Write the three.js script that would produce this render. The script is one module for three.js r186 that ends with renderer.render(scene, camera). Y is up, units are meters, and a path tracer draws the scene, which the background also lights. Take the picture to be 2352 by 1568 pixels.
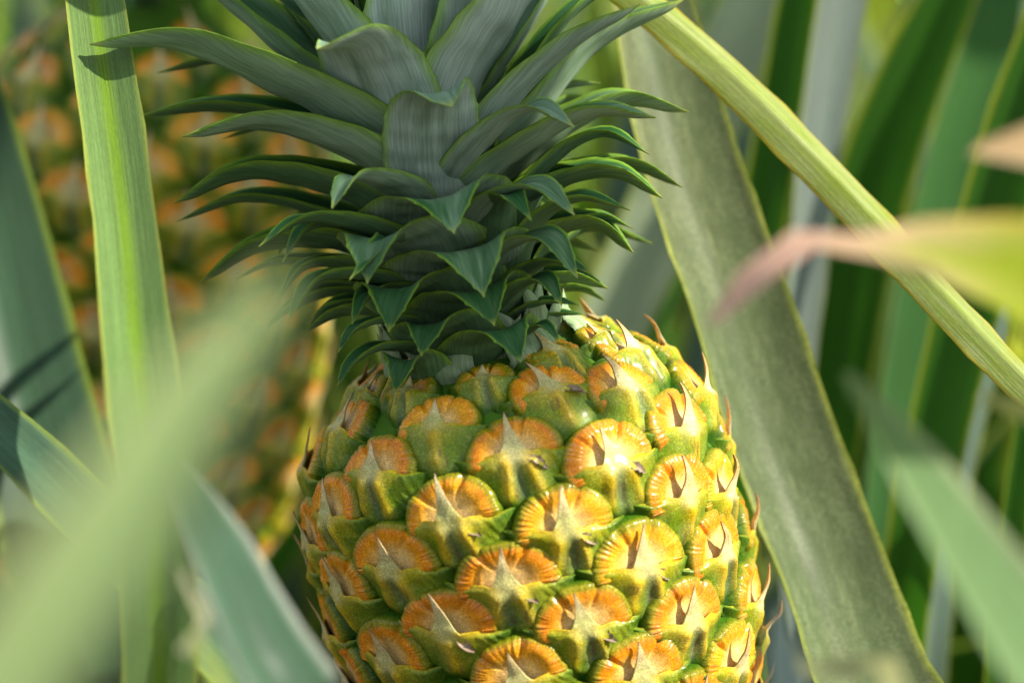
import * as THREE from 'three';
import { mergeGeometries } from 'three/addons/utils/BufferGeometryUtils.js';
import { ImprovedNoise } from 'three/addons/math/ImprovedNoise.js';

// ---------------------------------------------------------------- camera, sky, sun, exposure
const scene = new THREE.Scene();
const V = (x, y, z) => new THREE.Vector3(x, y, z);
const camera = new THREE.PerspectiveCamera(16.135, 1024 / 682, 0.02, 200);
camera.position.set(0, 0.78, 0.70);
camera.rotation.set(THREE.MathUtils.degToRad(-10), 0, 0);
camera.updateMatrixWorld(true);
camera.focus = 0.662;
camera.userData.fStop = 6.0;

const SUN = V(0.70, 0.66, 0.27).normalize();
// hazy tropical sky: white near the horizon, soft blue overhead, brighter round the sun
{
  const w = 256, h = 128, d = new Float32Array(w * h * 4);
  for (let j = 0; j < h; j++) for (let i = 0; i < w; i++) {
    const el = ((j + 0.5) / h - 0.5) * Math.PI, az = ((i + 0.5) / w - 0.5) * 2 * Math.PI, dir = V(Math.cos(el) * Math.cos(az), Math.sin(el), Math.cos(el) * Math.sin(az));
    const up = Math.max(0, Math.sin(el)) ** 0.6, halo = Math.exp(-Math.acos(Math.min(1, dir.dot(SUN))) * 4) * 1.2, k = (j * w + i) * 4;
    d[k] = 0.46 - 0.15 * up + halo; d[k + 1] = 0.475 - 0.10 * up + halo * 0.95; d[k + 2] = 0.50 + halo * 0.9; d[k + 3] = 1;
  }
  const t = new THREE.DataTexture(d, w, h, THREE.RGBAFormat, THREE.FloatType);
  t.mapping = THREE.EquirectangularReflectionMapping; t.magFilter = t.minFilter = THREE.LinearFilter; t.wrapS = THREE.RepeatWrapping; t.needsUpdate = true;
  scene.background = t; scene.environment = t;
}

const sun = new THREE.DirectionalLight(0xfff5e8, 5);
sun.position.copy(SUN).multiplyScalar(5);
sun.castShadow = true;
sun.shadow.radius = 1.5;
Object.assign(sun.shadow.camera, { left: -2, right: 2, top: 2, bottom: -2, near: 0.1, far: 12 });
sun.shadow.mapSize.set(4096, 4096);
scene.add(sun);

const renderer = new THREE.WebGLRenderer({ antialias: true });
renderer.setSize(1024, 682);
renderer.shadowMap.enabled = true;
renderer.toneMapping = THREE.LinearToneMapping;
renderer.toneMappingExposure = 2.55;

// ---------------------------------------------------------------- helpers
let seed = 7;
const rnd = () => { seed = (seed * 1664525 + 1013904223) >>> 0; return seed / 4294967296; };
const rr = (a, b) => a + (b - a) * rnd();
const perlin = new ImprovedNoise();
const nz = (x, y = 0, z = 0) => perlin.noise(x, y, z);
const clamp = (x, a = 0, b = 1) => Math.min(b, Math.max(a, x));
const sm = (a, b, x) => { const t = clamp((x - a) / (b - a)); return t * t * (3 - 2 * t); };
const mix = (a, b, t) => a + (b - a) * t;
const cmix = (a, b, t) => [mix(a[0], b[0], t), mix(a[1], b[1], t), mix(a[2], b[2], t)];
const FPX = 5533;                                            // focal length in units of a 2352-wide picture
const at = (x, y, d) => V((x - 1176) / FPX * d, (784 - y) / FPX * d, -d).applyMatrix4(camera.matrixWorld);
const camDir = (x, y, z) => V(x, y, z).transformDirection(camera.matrixWorld);
const taken = {};
function numbered(name) { const n = taken[name] = (taken[name] ?? -1) + 1; return n ? `${name}_${String(n).padStart(3, '0')}` : name; }
function addMesh(name, geometry, material, parent, label) {
  const m = new THREE.Mesh(geometry, material);
  m.name = name; m.castShadow = m.receiveShadow = true;
  if (label) m.userData.label = label;
  parent.add(m);
  return m;
}
function thing(name, label, category, group) {
  const o = new THREE.Group(); o.name = numbered(name); scene.add(o);
  o.userData = { label, category };
  if (group) o.userData.group = group;
  return o;
}

// ---------------------------------------------------------------- textures (grain of surfaces only)
function dataTexture(n, f, srgb = true) {
  const d = new Uint8Array(n * n * 4);
  for (let y = 0; y < n; y++) for (let x = 0; x < n; x++) {
    const c = f(x / n, y / n), i = (y * n + x) * 4;
    for (let k = 0; k < 3; k++) d[i + k] = clamp(Array.isArray(c) ? c[k] : c) * 255;
    d[i + 3] = 255;
  }
  const t = new THREE.DataTexture(d, n, n);
  t.wrapS = t.wrapT = THREE.RepeatWrapping;
  t.magFilter = THREE.LinearFilter; t.minFilter = THREE.LinearMipmapLinearFilter; t.generateMipmaps = true;
  if (srgb) t.colorSpace = THREE.SRGBColorSpace;
  t.needsUpdate = true;
  return t;
}
// value noise that tiles over [0,1)
const grid = new Float32Array(65536).map(() => rnd());
function vn(x, y, px, py) {
  const xi = Math.floor(x), yi = Math.floor(y), fx = x - xi, fy = y - yi, sx = fx * fx * (3 - 2 * fx), sy = fy * fy * (3 - 2 * fy);
  const g = (a, b) => grid[(((a % px) + px) % px) + 256 * (((b % py) + py) % py)];
  return mix(mix(g(xi, yi), g(xi + 1, yi), sx), mix(g(xi, yi + 1), g(xi + 1, yi + 1), sx), sy);
}
// leaf grain: 16 mm across, 80 mm along
const veinTex = dataTexture(512, (u, v) => {
  const line = vn(u * 40, v * 3, 40, 3) * 0.5 + vn(u * 110, v * 5, 110, 5) * 0.5;
  const fl = vn(u * 128, v * 64, 128, 64);
  return 0.70 + 0.24 * line + 0.12 * fl;
});
// silvery scales on the outer face of crown leaves: streaks that break up
const silverTex = dataTexture(512, (u, v) => {
  const st = vn(u * 64, v * 10, 64, 10), st2 = vn(u * 160, v * 28, 160, 28), big = vn(u * 6, v * 4, 6, 4);
  const s = sm(0.35, 0.75, st * 0.55 + st2 * 0.55 + big * 0.25 - 0.15);
  return [0.86 + 0.13 * s, 0.87 + 0.12 * s, 0.86 + 0.13 * s];
});
// dusty scurf on the old broad leaf
const scurfTex = dataTexture(512, (u, v) => {
  const line = 0.5 * vn(u * 44, v * 2, 44, 2) + 0.5 * vn(u * 90, v * 4, 90, 4), sp = vn(u * 150, v * 200, 150, 200), mid = vn(u * 14, v * 20, 14, 20), big = vn(u * 4, v * 6, 4, 6);
  const s = sm(0.35, 0.8, sp * 0.62 + mid * 0.18 + big * 0.2 + 0.02);
  return [0.56 + 0.3 * s + 0.14 * line, 0.58 + 0.26 * s + 0.14 * line, 0.50 + 0.3 * s + 0.14 * line];
});
// waxy bloom on the fruit: 20 mm tile
const bloomTex = dataTexture(512, (u, v) => {
  const a = vn(u * 180, v * 180, 180, 180), b = vn(u * 60, v * 60, 60, 60), c = vn(u * 9, v * 9, 9, 9);
  return 0.74 + 0.30 * sm(0.4, 0.9, a * 0.6 + b * 0.35 + c * 0.15);
});
const use = (t, w, h) => { const c = t.clone(); c.repeat.set(1 / w, 1 / h); c.needsUpdate = true; return c; };

const leafMaterial = (tex, o = {}) => new THREE.MeshPhysicalMaterial({
  vertexColors: true, map: use(tex, 0.016, o.long ?? 0.08), bumpMap: use(tex, 0.016, o.long ?? 0.08), bumpScale: o.bump ?? 0.00012, side: THREE.DoubleSide,
  roughness: 0.9, specularIntensity: 0.15, transmission: o.through ?? 0.4, thickness: 0, clearcoat: o.coat ?? 0.45, clearcoatRoughness: o.coatRoughness ?? 0.42, ior: 1.4,
});
const M = {
  crown: leafMaterial(silverTex, { through: 0.3, coat: 0.16, coatRoughness: 0.36 }),
  blade: leafMaterial(veinTex, { through: 0.55, coat: 0.14, coatRoughness: 0.32 }),
  dusty: leafMaterial(scurfTex, { through: 0.12, coat: 0.12, coatRoughness: 0.4, bump: 0.0002 }),
  dry: new THREE.MeshPhysicalMaterial({ vertexColors: true, map: use(veinTex, 0.012, 0.03), side: THREE.DoubleSide, roughness: 0.85, transmission: 0.35, thickness: 0 }),
  eye: new THREE.MeshPhysicalMaterial({ vertexColors: true, map: use(bloomTex, 0.02, 0.02), bumpMap: use(bloomTex, 0.02, 0.02), bumpScale: 0.00008, roughness: 0.55, specularIntensity: 0.12, clearcoat: 0.28, clearcoatRoughness: 0.2 }),
  bract: new THREE.MeshPhysicalMaterial({ vertexColors: true, map: use(bloomTex, 0.02, 0.02), bumpMap: use(bloomTex, 0.02, 0.02), bumpScale: 0.00015, roughness: 0.6, specularIntensity: 0.12, clearcoat: 0.25, clearcoatRoughness: 0.24, side: THREE.DoubleSide }),
  core: new THREE.MeshPhysicalMaterial({ color: new THREE.Color().setRGB(0.05, 0.12, 0.012), roughness: 1, specularIntensity: 0.1 }),
  stem: new THREE.MeshStandardMaterial({ color: new THREE.Color().setRGB(0.10, 0.15, 0.05), roughness: 0.8 }),
};


// ---------------------------------------------------------------- leaf builder
// spine: points; widths: half widths in metres at those points; normal(t, T): hint of the upper face's direction
function leafGeometry({ spine, widths, normal, cup = 0.3, cupPow = 1.7, thick = 0.0009, segs = 40, across = 8, color, teeth = 0, shell = true, profile, twist = 0, wave = 0, seedOf = 0 }) {
  const curve = new THREE.CatmullRomCurve3(spine, false, 'centripetal');
  const K = spine.length - 1;
  // parameter by arc length, widths interpolated at the same control points
  const L = curve.getLength();
  curve.arcLengthDivisions = 300; curve.updateArcLengths();
  const lens = curve.getLengths(300), knots = [];
  for (let k = 0; k <= K; k++) knots.push(lens[Math.round(k / K * 300)] / lens[300]);
  const widthAt = (t) => {
    let k = 0; while (k < K - 1 && t > knots[k + 1]) k++;
    const f = clamp((t - knots[k]) / Math.max(1e-6, knots[k + 1] - knots[k]));
    const p0 = widths[Math.max(0, k - 1)], p1 = widths[k], p2 = widths[k + 1], p3 = widths[Math.min(K, k + 2)];
    const m1 = (p2 - p0) / 2, m2 = (p3 - p1) / 2, f2 = f * f, f3 = f2 * f;
    return Math.max(0.00005, (2 * f3 - 3 * f2 + 1) * p1 + (f3 - 2 * f2 + f) * m1 + (-2 * f3 + 3 * f2) * p2 + (f3 - f2) * m2);
  };
  const ring = shell ? 2 * (across + 1) : across + 1;
  const pos = [], col = [], uv = [], idx = [];
  for (let i = 0; i <= segs; i++) {
    const t = i / segs, P = curve.getPointAt(t), T = curve.getTangentAt(t);
    let w = profile ? profile(t) : widthAt(t);
    const N0 = normal(t, T, P), W = V().crossVectors(T, N0).normalize(), N = V().crossVectors(W, T).normalize();
    if (twist) { const a = twist * t; const W2 = W.clone().multiplyScalar(Math.cos(a)).addScaledVector(N, Math.sin(a)); N.multiplyScalar(Math.cos(a)).addScaledVector(W, -Math.sin(a)); W.copy(W2); }
    const put = (u, below) => {
      let uw = u * w, lift = cup * w * Math.abs(u) ** cupPow;
      if (teeth && Math.abs(u) > 0.99 && i < segs - 1) {
        const saw = ((i * 7 + (u > 0 ? 3 : 0) + seedOf) % 5) === 0 ? 1 : 0;
        uw += Math.sign(u) * saw * teeth * sm(0.25, 0.6, t);
      }
      lift += wave * w * nz(u * 2 + seedOf, t * 9, seedOf * 1.7);
      const th = below ? thick * (1 - 0.75 * u ** 4) * clamp(w / 0.003, 0.15, 1) : 0;
      const p = P.clone().addScaledVector(W, uw).addScaledVector(N, lift - th);
      pos.push(p.x, p.y, p.z);
      col.push(...color(u, t, below, w));
      uv.push(u * w + seedOf * 0.0173 + (below ? 0.005 : 0), t * L + seedOf * 0.031);
    };
    for (let j = 0; j <= across; j++) put(-1 + 2 * j / across, false);
    if (shell) for (let j = across; j >= 0; j--) put(-1 + 2 * j / across, true);
  }
  for (let i = 0; i < segs; i++) for (let j = 0; j < (shell ? ring : ring - 1); j++) {
    const a = i * ring + j, b = i * ring + (j + 1) % ring, c = a + ring, d = b + ring;
    idx.push(a, b, c, b, d, c);
  }
  if (shell) for (const [e, flip] of [[0, 1], [segs, 0]]) for (let j = 0; j < across; j++) {
    const a = e * ring + j, b = a + 1, c = e * ring + ring - 1 - j, d = c - 1;
    if (flip) idx.push(a, c, b, b, c, d); else idx.push(a, b, c, b, d, c);
  }
  const g = new THREE.BufferGeometry();
  g.setAttribute('position', new THREE.Float32BufferAttribute(pos, 3));
  g.setAttribute('color', new THREE.Float32BufferAttribute(col, 3));
  g.setAttribute('uv', new THREE.Float32BufferAttribute(uv, 2));
  g.setIndex(idx);
  g.computeVertexNormals();
  return g;
}

// ---------------------------------------------------------------- fruit: surface of revolution that carries the fruitlets
function fruitSurface({ R, H, p, q, H2, bottom, neck }) {
  const r0 = (z) => R * Math.pow(Math.max(1e-6, 1 - Math.min(0.9999, Math.abs(z) / (z > 0 ? H : H2)) ** (z > 0 ? p : 2.6)), 1 / (z > 0 ? q : 2.2));
  const N = 800, zs = [], rs = [], ss = [], ns = [];
  let s = 0, n = 0, n0 = null;
  for (let i = 0; i <= N; i++) {
    const z = mix(H * 0.985, -bottom, i / N), r = Math.max(r0(z), neck);
    if (i) { const ds = Math.hypot(z - zs[i - 1], r - rs[i - 1]); s += ds; n += 12682.8 * 0.5 * (Math.max(r0(z), 1e-4) + Math.max(r0(zs[i - 1]), 1e-4)) * ds; }
    zs.push(z); rs.push(r); ss.push(s); ns.push(n);
    if (n0 === null && z <= 0) n0 = n;
  }
  const look = (xs, ys, x) => {
    let a = 0, b = N; const up = xs[N] > xs[0];
    while (b - a > 1) { const m = (a + b) >> 1; if ((xs[m] <= x) === up) a = m; else b = m; }
    return mix(ys[a], ys[b], clamp((x - xs[a]) / (xs[b] - xs[a] || 1), -0.5, 1.5));
  };
  const o = {
    sOfZ: (z) => look(zs, ss, z), zOfN: (k) => look(ns, zs, k + n0), rOfZ: (z) => look(zs, rs, z), zs, rs, y0: bottom,
    point(s, phi, w) {
      const z = look(ss, zs, s), r = look(ss, rs, s), e = 0.0015;
      const dz = look(ss, zs, s - e) - look(ss, zs, s + e), dr = look(ss, rs, s - e) - look(ss, rs, s + e), l = Math.hypot(dz, dr) || 1;
      const nr = dz / l, nzz = -dr / l, R2 = r + nr * w;
      return [R2 * Math.sin(phi), z + nzz * w + bottom, R2 * Math.cos(phi)];
    },
    r: (s) => look(ss, rs, s),
  };
  return o;
}

const C = {
  deep: [0.74, 0.18, 0.003], orange: [0.88, 0.36, 0.008], pale: [0.90, 0.52, 0.10], bloom: [0.90, 0.76, 0.50],
  rim: [0.22, 0.24, 0.006], green: [0.035, 0.115, 0.004], lime: [0.165, 0.26, 0.008], yellow: [0.72, 0.47, 0.010],
  sage: [0.46, 0.48, 0.15], spike: [0.84, 0.72, 0.38], brown: [0.20, 0.10, 0.05], dryOrange: [0.66, 0.33, 0.09], slate: [0.10, 0.16, 0.09],
};
function gridGeometry(nu, nv, f, closed = false) {
  const pos = [], col = [], uv = [], idx = [];
  for (let j = 0; j <= nv; j++) for (let i = 0; i <= nu; i++) { const r = f(i / nu, j / nv); pos.push(...r.p); col.push(...r.c); uv.push(...r.uv); }
  for (let j = 0; j < nv; j++) for (let i = 0; i < nu; i++) { const a = j * (nu + 1) + i; idx.push(a, a + 1, a + nu + 1, a + 1, a + nu + 2, a + nu + 1); }
  const g = new THREE.BufferGeometry();
  g.setAttribute('position', new THREE.Float32BufferAttribute(pos, 3));
  g.setAttribute('color', new THREE.Float32BufferAttribute(col, 3));
  g.setAttribute('uv', new THREE.Float32BufferAttribute(uv, 2));
  g.setIndex(idx); g.computeVertexNormals();
  if (closed) { // join the normals across the seam i = 0 / i = nu
    const n = g.attributes.normal;
    for (let j = 0; j <= nv; j++) {
      const a = j * (nu + 1), b = a + nu, x = n.getX(a) + n.getX(b), y = n.getY(a) + n.getY(b), z = n.getZ(a) + n.getZ(b), l = Math.hypot(x, y, z) || 1;
      n.setXYZ(a, x / l, y / l, z / l); n.setXYZ(b, x / l, y / l, z / l);
    }
  }
  return g;
}
// the orange cushion of one fruitlet; units millimetres inside, put(u, v, w) maps to the fruit
function eyeGeometry(put, k, sx, sy, res, green) {
  const A = 15.2 * sx, B = 13.0 * sy, v0 = -1.0 * sy;
  const notch = [rrk(k, 1, 0.9, 1.25), rrk(k, 2, 1.85, 2.3)], ribN = Math.round(rrk(k, 3, 44, 62)), warp = rrk(k, 4, 0, 50);
  const ripe = hash(k, 19), side = [1, rrk(k, 5, 0.85, 1.1), rrk(k, 6, 0.9, 1.1)];
  const nu = res > 60 ? 200 : res * 1.5 | 0, nv = res > 60 ? 34 : 12;
  return gridGeometry(nu, nv, (a, b) => {
    const th = a * 2 * Math.PI, rho = b, c = Math.cos(th), s = Math.sin(th);
    const wob = 1 + 0.045 * nz(c * 1.6 + warp, s * 1.6, k) + 0.02 * nz(c * 5 + warp, s * 5, k);
    let u = A * rho * wob * Math.sign(c) * Math.abs(c) ** 0.88, v = v0 + (s > 0 ? B * 1.0 : 9.0 * sy) * rho * wob * s;
    // three sepals: shallow plate in the middle, swollen rim, notches between them
    let n = 0;
    for (const q of notch) n = Math.max(n, Math.exp(-(((th - q) / 0.085) ** 2)) * sm(0.3, 0.62, rho));
    const lobe = th < notch[0] || th > 4.7 ? side[0] : th < notch[1] ? side[1] : side[2];
    const upper = sm(-0.5, -0.1, s * rho), plate = 1.7 + 0.6 * rho * rho;
    const rimB = 1.15 * upper * lobe * Math.exp(-(((rho - 0.66) / 0.22) ** 2));
    const fall = sm(0.80, 1.0, rho);
    const ph = ribN * (th + 0.16 * nz(c * 3 + warp, s * 3, 7 + k) + 0.03 * nz(c * 11 + warp, s * 11, k)) + 0.8 * nz(rho * 4, th * 3, k);
    const ribAmp = (res > 60 ? 1 : 0.4) * sm(0.52, 0.72, rho) * (1 - sm(0.93, 1.0, rho)) * clamp(0.15 + 1.9 * Math.abs(nz(c * 2.4 + warp, s * 2.4, 3)) + 0.5 * nz(c * 7, s * 7 + warp, 5), 0, 1.1);
    const rib = (0.5 + 0.5 * Math.cos(ph)) ** 0.8;
    let w = plate + rimB - 4.2 * fall * fall - 1.15 * n + (rib - 0.5) * 0.45 * ribAmp * upper - 2.2 * (1 - upper) * rho + 0.35 * nz(u * 0.25 + warp, v * 0.25, k);
    const cRing = cmix(C.pale, C.orange, sm(0.30, 0.62, rho + 0.12 * nz(u * 0.3, v * 0.3, k + 9)));
    let col = cmix(cRing, C.deep, 0.75 * sm(0.52, 0.72, rho) * (1 - 0.65 * sm(0.76, 0.9, rho)) * (0.75 + 0.6 * nz(th * 3, warp, 2)));
    col = cmix(col, C.bloom, 0.38 * (1 - sm(0.2, 0.6, rho)) * (0.4 + 0.6 * (0.5 + nz(u * 0.7, v * 0.7, k))));
    col = cmix(col, [0.88, 0.62, 0.36], clamp(0.55 * ribAmp * sm(0.55, 1, rib)) * sm(0.6, 0.85, rho));
    col = cmix(col, ripe > 0.5 ? [0.62, 0.20, 0.02] : [0.86, 0.52, 0.03], Math.abs(ripe - 0.5) * 0.8 * sm(0.25, 0.6, rho));
    const gk = green + 0.25 * nz(th * 1.5 + warp, 3, k) + 0.30 * sm(0.6, 1, s) * hash(k, 17);
    col = cmix(col, C.rim, sm(0.78 - gk * 0.3, 0.88 - gk * 0.2, rho) * 0.9);
    col = cmix(col, C.green, sm(0.86 - gk * 0.1, 0.94, rho));
    return { p: put(u, v, w), c: col, uv: [(u + k * 7.3) / 1000, (v + k * 3.1) / 1000] };
  }, true);
}
const hash = (k, j) => { const x = Math.sin(k * 127.1 + j * 311.7 + 3.3) * 43758.5453; return x - Math.floor(x); };
function rrk(k, j, a, b) { return a + (b - a) * hash(k, j); }
// the green bract below it, with the dry spike that lies over the cushion
function bractGeometry(put, k, sx, sy, res, o) {
  const Wb = 19 * sx, len = o.len * sy, ws = 3.9 * sx ** 0.5, lean = o.lean;
  const nu = res, nv = Math.round(res * 0.75), warp = hash(k, 11) * 60, keelX = rrk(k, 12, -0.06, 0.06), two = hash(k, 13) > 0.12;
  const marks = [0, 1, 2].map((j) => [rrk(k, 20 + j, -0.18, 0.2), rrk(k, 30 + j, 0.25, 0.7), rrk(k, 40 + j, 0.06, 0.16), hash(k, 50 + j) > 0.35]);
  const point = (x, t, below) => {
    const xm = x * Wb, ax = Math.abs(x);
    const ye = -1.9 + 2.2 * ax ** 1.6 - o.slope * x * 2.6 + 0.5 * nz(x * 3 + warp, k, 1) + 0.9 * sm(0.05, 0.3, ax) * (1 - sm(0.3, 0.7, ax));
    const yb = ye * sy - 16.2 * sy * Math.max(0, 1 - ax ** 3.2) ** 1.2 - 0.9 * sm(0.04, 0.16, Math.abs(x - keelX)) * (1 - sm(0.3, 0.5, ax));
    const sp = Math.max(0, 1 - Math.abs(xm - 0.0) / ws), spike = len * (0.42 * sp + 0.58 * sp ** 2.6);
    const ytop = ye * sy + spike;
    const y = mix(yb, ytop, t);
    const body = clamp((y - yb) / Math.max(0.8, ye * sy - yb));                   // 0 bottom, 1 shoulder edge
    const up = clamp((y - ye * sy) / Math.max(1, len));                           // 0..1 along the spike
    let w = -2.0 + 5.2 * (0.45 * sm(-0.06, 0.3, body) + 0.55 * sm(0.1, 0.9, body)) * mix(1, 0.75, sm(0.25, 0.75, ax) * (1 - sm(0.5, 0.95, body))) * (1 - ax ** 3.2) ** 0.6 + 1.3 * sm(0.5, 1, body) * (1 - ax);
    const ridge = two ? Math.exp(-(((ax - mix(0.30, 0.12, body)) / 0.085) ** 2)) : Math.exp(-(((x - keelX) / 0.10) ** 2));
    w += 1.15 * ridge * sm(0.05, 0.4, body) * (1 - sm(0.8, 1, body)) * (1 - up);
    if (two) w -= 0.7 * Math.exp(-(((x - keelX) / 0.07) ** 2)) * (1 - sm(0.6, 0.95, body));
    w += 0.3 * Math.sin(xm * 2.8 + y * 1.5 * Math.sign(x) + 3 * nz(x * 2, t * 2, k)) * sm(0.3, 0.6, ax) * (1 - sm(0.7, 1, ax)) * (1 - body * 0.6) + 0.4 * nz(xm * 0.3 + warp, y * 0.3, k);
    w += o.lift * up ** 1.4 - 1.0 * sm(0, 0.3, up) * (1 - o.lift / 12) + (o.curl ? o.curl * Math.sin(up * 2.6) * 2 : 0) - 0.35 * sp * (xm / ws) ** 2 * up;
    w -= 0.9 * sm(0.15, 0.5, ax) * sm(0.88, 1, body) * (1 - sm(0.0, 0.1, up));     // lip rolls in under the cushion edge
    const xx = xm + lean * up * up * len + (o.curl ? Math.sin(up * 4 + k) * o.curl * up : 0);
    let c = cmix(C.green, C.lime, sm(0.05, 0.55, body + 0.3 * nz(x * 2 + warp, y * 0.2, k)));
    c = cmix(c, C.yellow, clamp(0.85 * ridge * sm(0.12, 0.45, body) + 0.45 * sm(0.55, 0.95, body) * (1 - sm(0.25, 0.8, ax)) + 0.25 * nz(x * 4 + warp, y * 0.3, k)) * o.yellow);
    if (two) c = cmix(c, C.slate, 0.7 * Math.exp(-(((x - keelX) / 0.09) ** 2)) * sm(0.1, 0.4, body) * (1 - up));
    c = cmix(c, C.green, 0.85 * sm(0.45, 0.85, ax + 0.15 * nz(x * 3, y * 0.3, k)) * (1 - sm(0.88, 1, body)));
    c = cmix(c, C.green, 0.8 * (1 - sm(0.12, 0.38, body + 0.1 * nz(x * 5 + warp, y * 0.4, k))));
    const blo = clamp(0.5 + 1.1 * nz(xm * 0.22 + warp, y * 0.22, k + 5)) * (0.6 + 0.8 * nz(xm * 1.3, y * 1.3, k)) * (1 - ax) * sm(0.1, 0.4, body);
    c = cmix(c, C.sage, clamp(0.45 * blo));
    c = cmix(c, C.yellow, 0.7 * sm(0.9, 1.0, body) * (1 - up) * (1 - sm(0.5, 0.9, ax)));
    const su = sm(0.8, 1, body) * Math.exp(-((xm / (ws * 0.85)) ** 2));
    c = cmix(c, cmix(C.sage, C.spike, o.dry), 0.9 * Math.max(su, sm(0, 0.12, up)));
    c = cmix(c, cmix(C.spike, C.dryOrange, o.dry), sm(0.2, 0.6, up) * 0.8);
    c = cmix(c, C.brown, sm(0.72, 1, up) * 0.8);
    for (const [mx, my, ml, on] of marks) if (on) c = cmix(c, C.brown, 0.85 * Math.exp(-(((x - mx - (body - my) * 0.12) / 0.016) ** 2 + ((body - my) / ml) ** 4)));
    const th = below ? 0.7 * (1 - 0.6 * up) : 0;
    return { p: put(xx, y, w - th), c, uv: [(xm + k * 5.7) / 1000, (y + k * 2.3 + (below ? 9 : 0)) / 1000] };
  };
  // one closed sheet: front rows, over the upper edge, back rows
  const warpX = (a) => { const s = a * 2 - 1; return Math.sign(s) * (0.55 * Math.abs(s) + 0.45 * Math.abs(s) ** 2.2); };
  return gridGeometry(nu, nv + 6, (a, b) => {
    const j = Math.round(b * (nv + 6));
    return j <= nv ? point(warpX(a), j / nv, false) : point(warpX(a), 1 - (j - nv - 1) / 5 * 0.55, true);
  });
}
function makeFruitlet(parent, surf, k, s, phi, sx, sy, res, o) {
  const rc = surf.r(s);
  const ca = Math.cos(o.turn ?? 0), sa = Math.sin(o.turn ?? 0);
  const put = (u0, v0, w) => { const u = u0 * ca - v0 * sa, v = u0 * sa + v0 * ca, s2 = s - v / 1000; const r = 0.5 * rc + 0.5 * surf.r(s2); return surf.point(s2, phi + u / 1000 / Math.max(0.02, r), w / 1000); };
  const eye = addMesh('fruitlet', eyeGeometry(put, k, sx, sy, res, o.green), M.eye, parent);
  addMesh('bract', bractGeometry(put, k + 0.5, sx, sy, Math.round(res * 0.85), o), M.bract, eye);
  if (o.flake) { // torn, dried scale beside the spike
    const pts = [0, 1, 2, 3].map((i) => V(...put(3.0 * sx + i * 1.3, -3.4 - i * 1.2 + 0.5 * nz(i, k), 3.6 + 0.7 * Math.sin(i * 1.1 + k))));
    const out = V(...put(0, 0, 20)).sub(V(...put(0, 0, 0))).normalize();
    addMesh('dry_scale', leafGeometry({ spine: pts, widths: [0.0009, 0.0013, 0.0010, 0.0003], normal: () => out.clone().add(V(0.4, 0.3, 0)), cup: 0.9, thick: 0.00025, segs: 14, across: 4, wave: 0.8, seedOf: k % 17,
      color: (u, t) => cmix([0.55, 0.42, 0.28], [0.24, 0.14, 0.08], clamp(t * 0.8 + 0.4 * Math.abs(u) - 0.1)) }), M.dry, eye);
  }
  return eye;
}
function coreGeometry(surf, inset) {
  const pts = [];
  for (let i = 0; i < surf.zs.length; i += 16) pts.push(new THREE.Vector2(Math.max(0.002, surf.rs[i] - inset), surf.zs[i] + surf.y0));
  pts.reverse(); pts.unshift(new THREE.Vector2(0.001, pts[0].y));
  pts.push(new THREE.Vector2(0.001, pts[pts.length - 1].y));
  return new THREE.LatheGeometry(pts, 64);
}

// crown leaves -----------------------------------------------------------------
const CL = { upper: [0.022, 0.105, 0.024], bare: [0.05, 0.15, 0.04], outer: [0.26, 0.42, 0.20], edge: [0.26, 0.46, 0.03], tip: [0.50, 0.56, 0.08] };
function crownColor(k, blue) {
  const o = blue < 0.15 ? [0.13, 0.25, 0.10] : cmix(CL.outer, [0.44, 0.56, 0.45], blue);   // the small lower leaves get a darker outer face
  return (u, t, below) => {
    const n = nz(u * 3 + k, t * 5, k * 0.7), streak = nz(u * 14 + k * 3.1, t * 2.2, k) + 0.5 * nz(u * 30 + k, t * 4, k);
    let c = below ? cmix(o, CL.bare, clamp(0.08 + 0.7 * streak)) : cmix(CL.upper, o, clamp(0.14 + 0.3 * blue + 0.3 * n + 0.25 * streak));
    c = cmix(c, CL.edge, sm(0.86, 0.97, Math.abs(u)) * 0.85);
    return cmix(c, CL.tip, sm(0.93, 1, t) * 0.6);
  };
}
// pts in the fruit's own frame; axis is +y there
function crownLeaf(parent, k, pts, half, o = {}) {
  const tip = pts[pts.length - 1], mid = pts[Math.floor(pts.length / 2)];
  let rad = V(tip.x + mid.x, 0, tip.z + mid.z);
  if (o.radial) rad = V(o.radial[0], 0, o.radial[1]);
  rad.normalize();
  const side = V().crossVectors(rad, V(0, 1, 0));
  if (o.roll) side.applyAxisAngle(V(0, 1, 0), o.roll);
  const taper = o.taper ?? 1.9;
  return addMesh('crown_leaf', leafGeometry({
    spine: pts, widths: pts.map(() => half), profile: (t) => half * Math.min(1, 0.72 + 1.3 * t) * Math.max(0.012, 1 - t ** taper) ** (o.taperPow ?? 0.85),
    normal: (t, T) => V().crossVectors(side, T), cup: o.cup ?? 0.42, cupPow: 1.8, thick: 0.0011, segs: o.segs ?? 44, across: 12, teeth: 0.00045, seedOf: k, wave: 0.05,
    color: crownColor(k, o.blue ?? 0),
  }), M.crown, parent, o.label);
}

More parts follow.
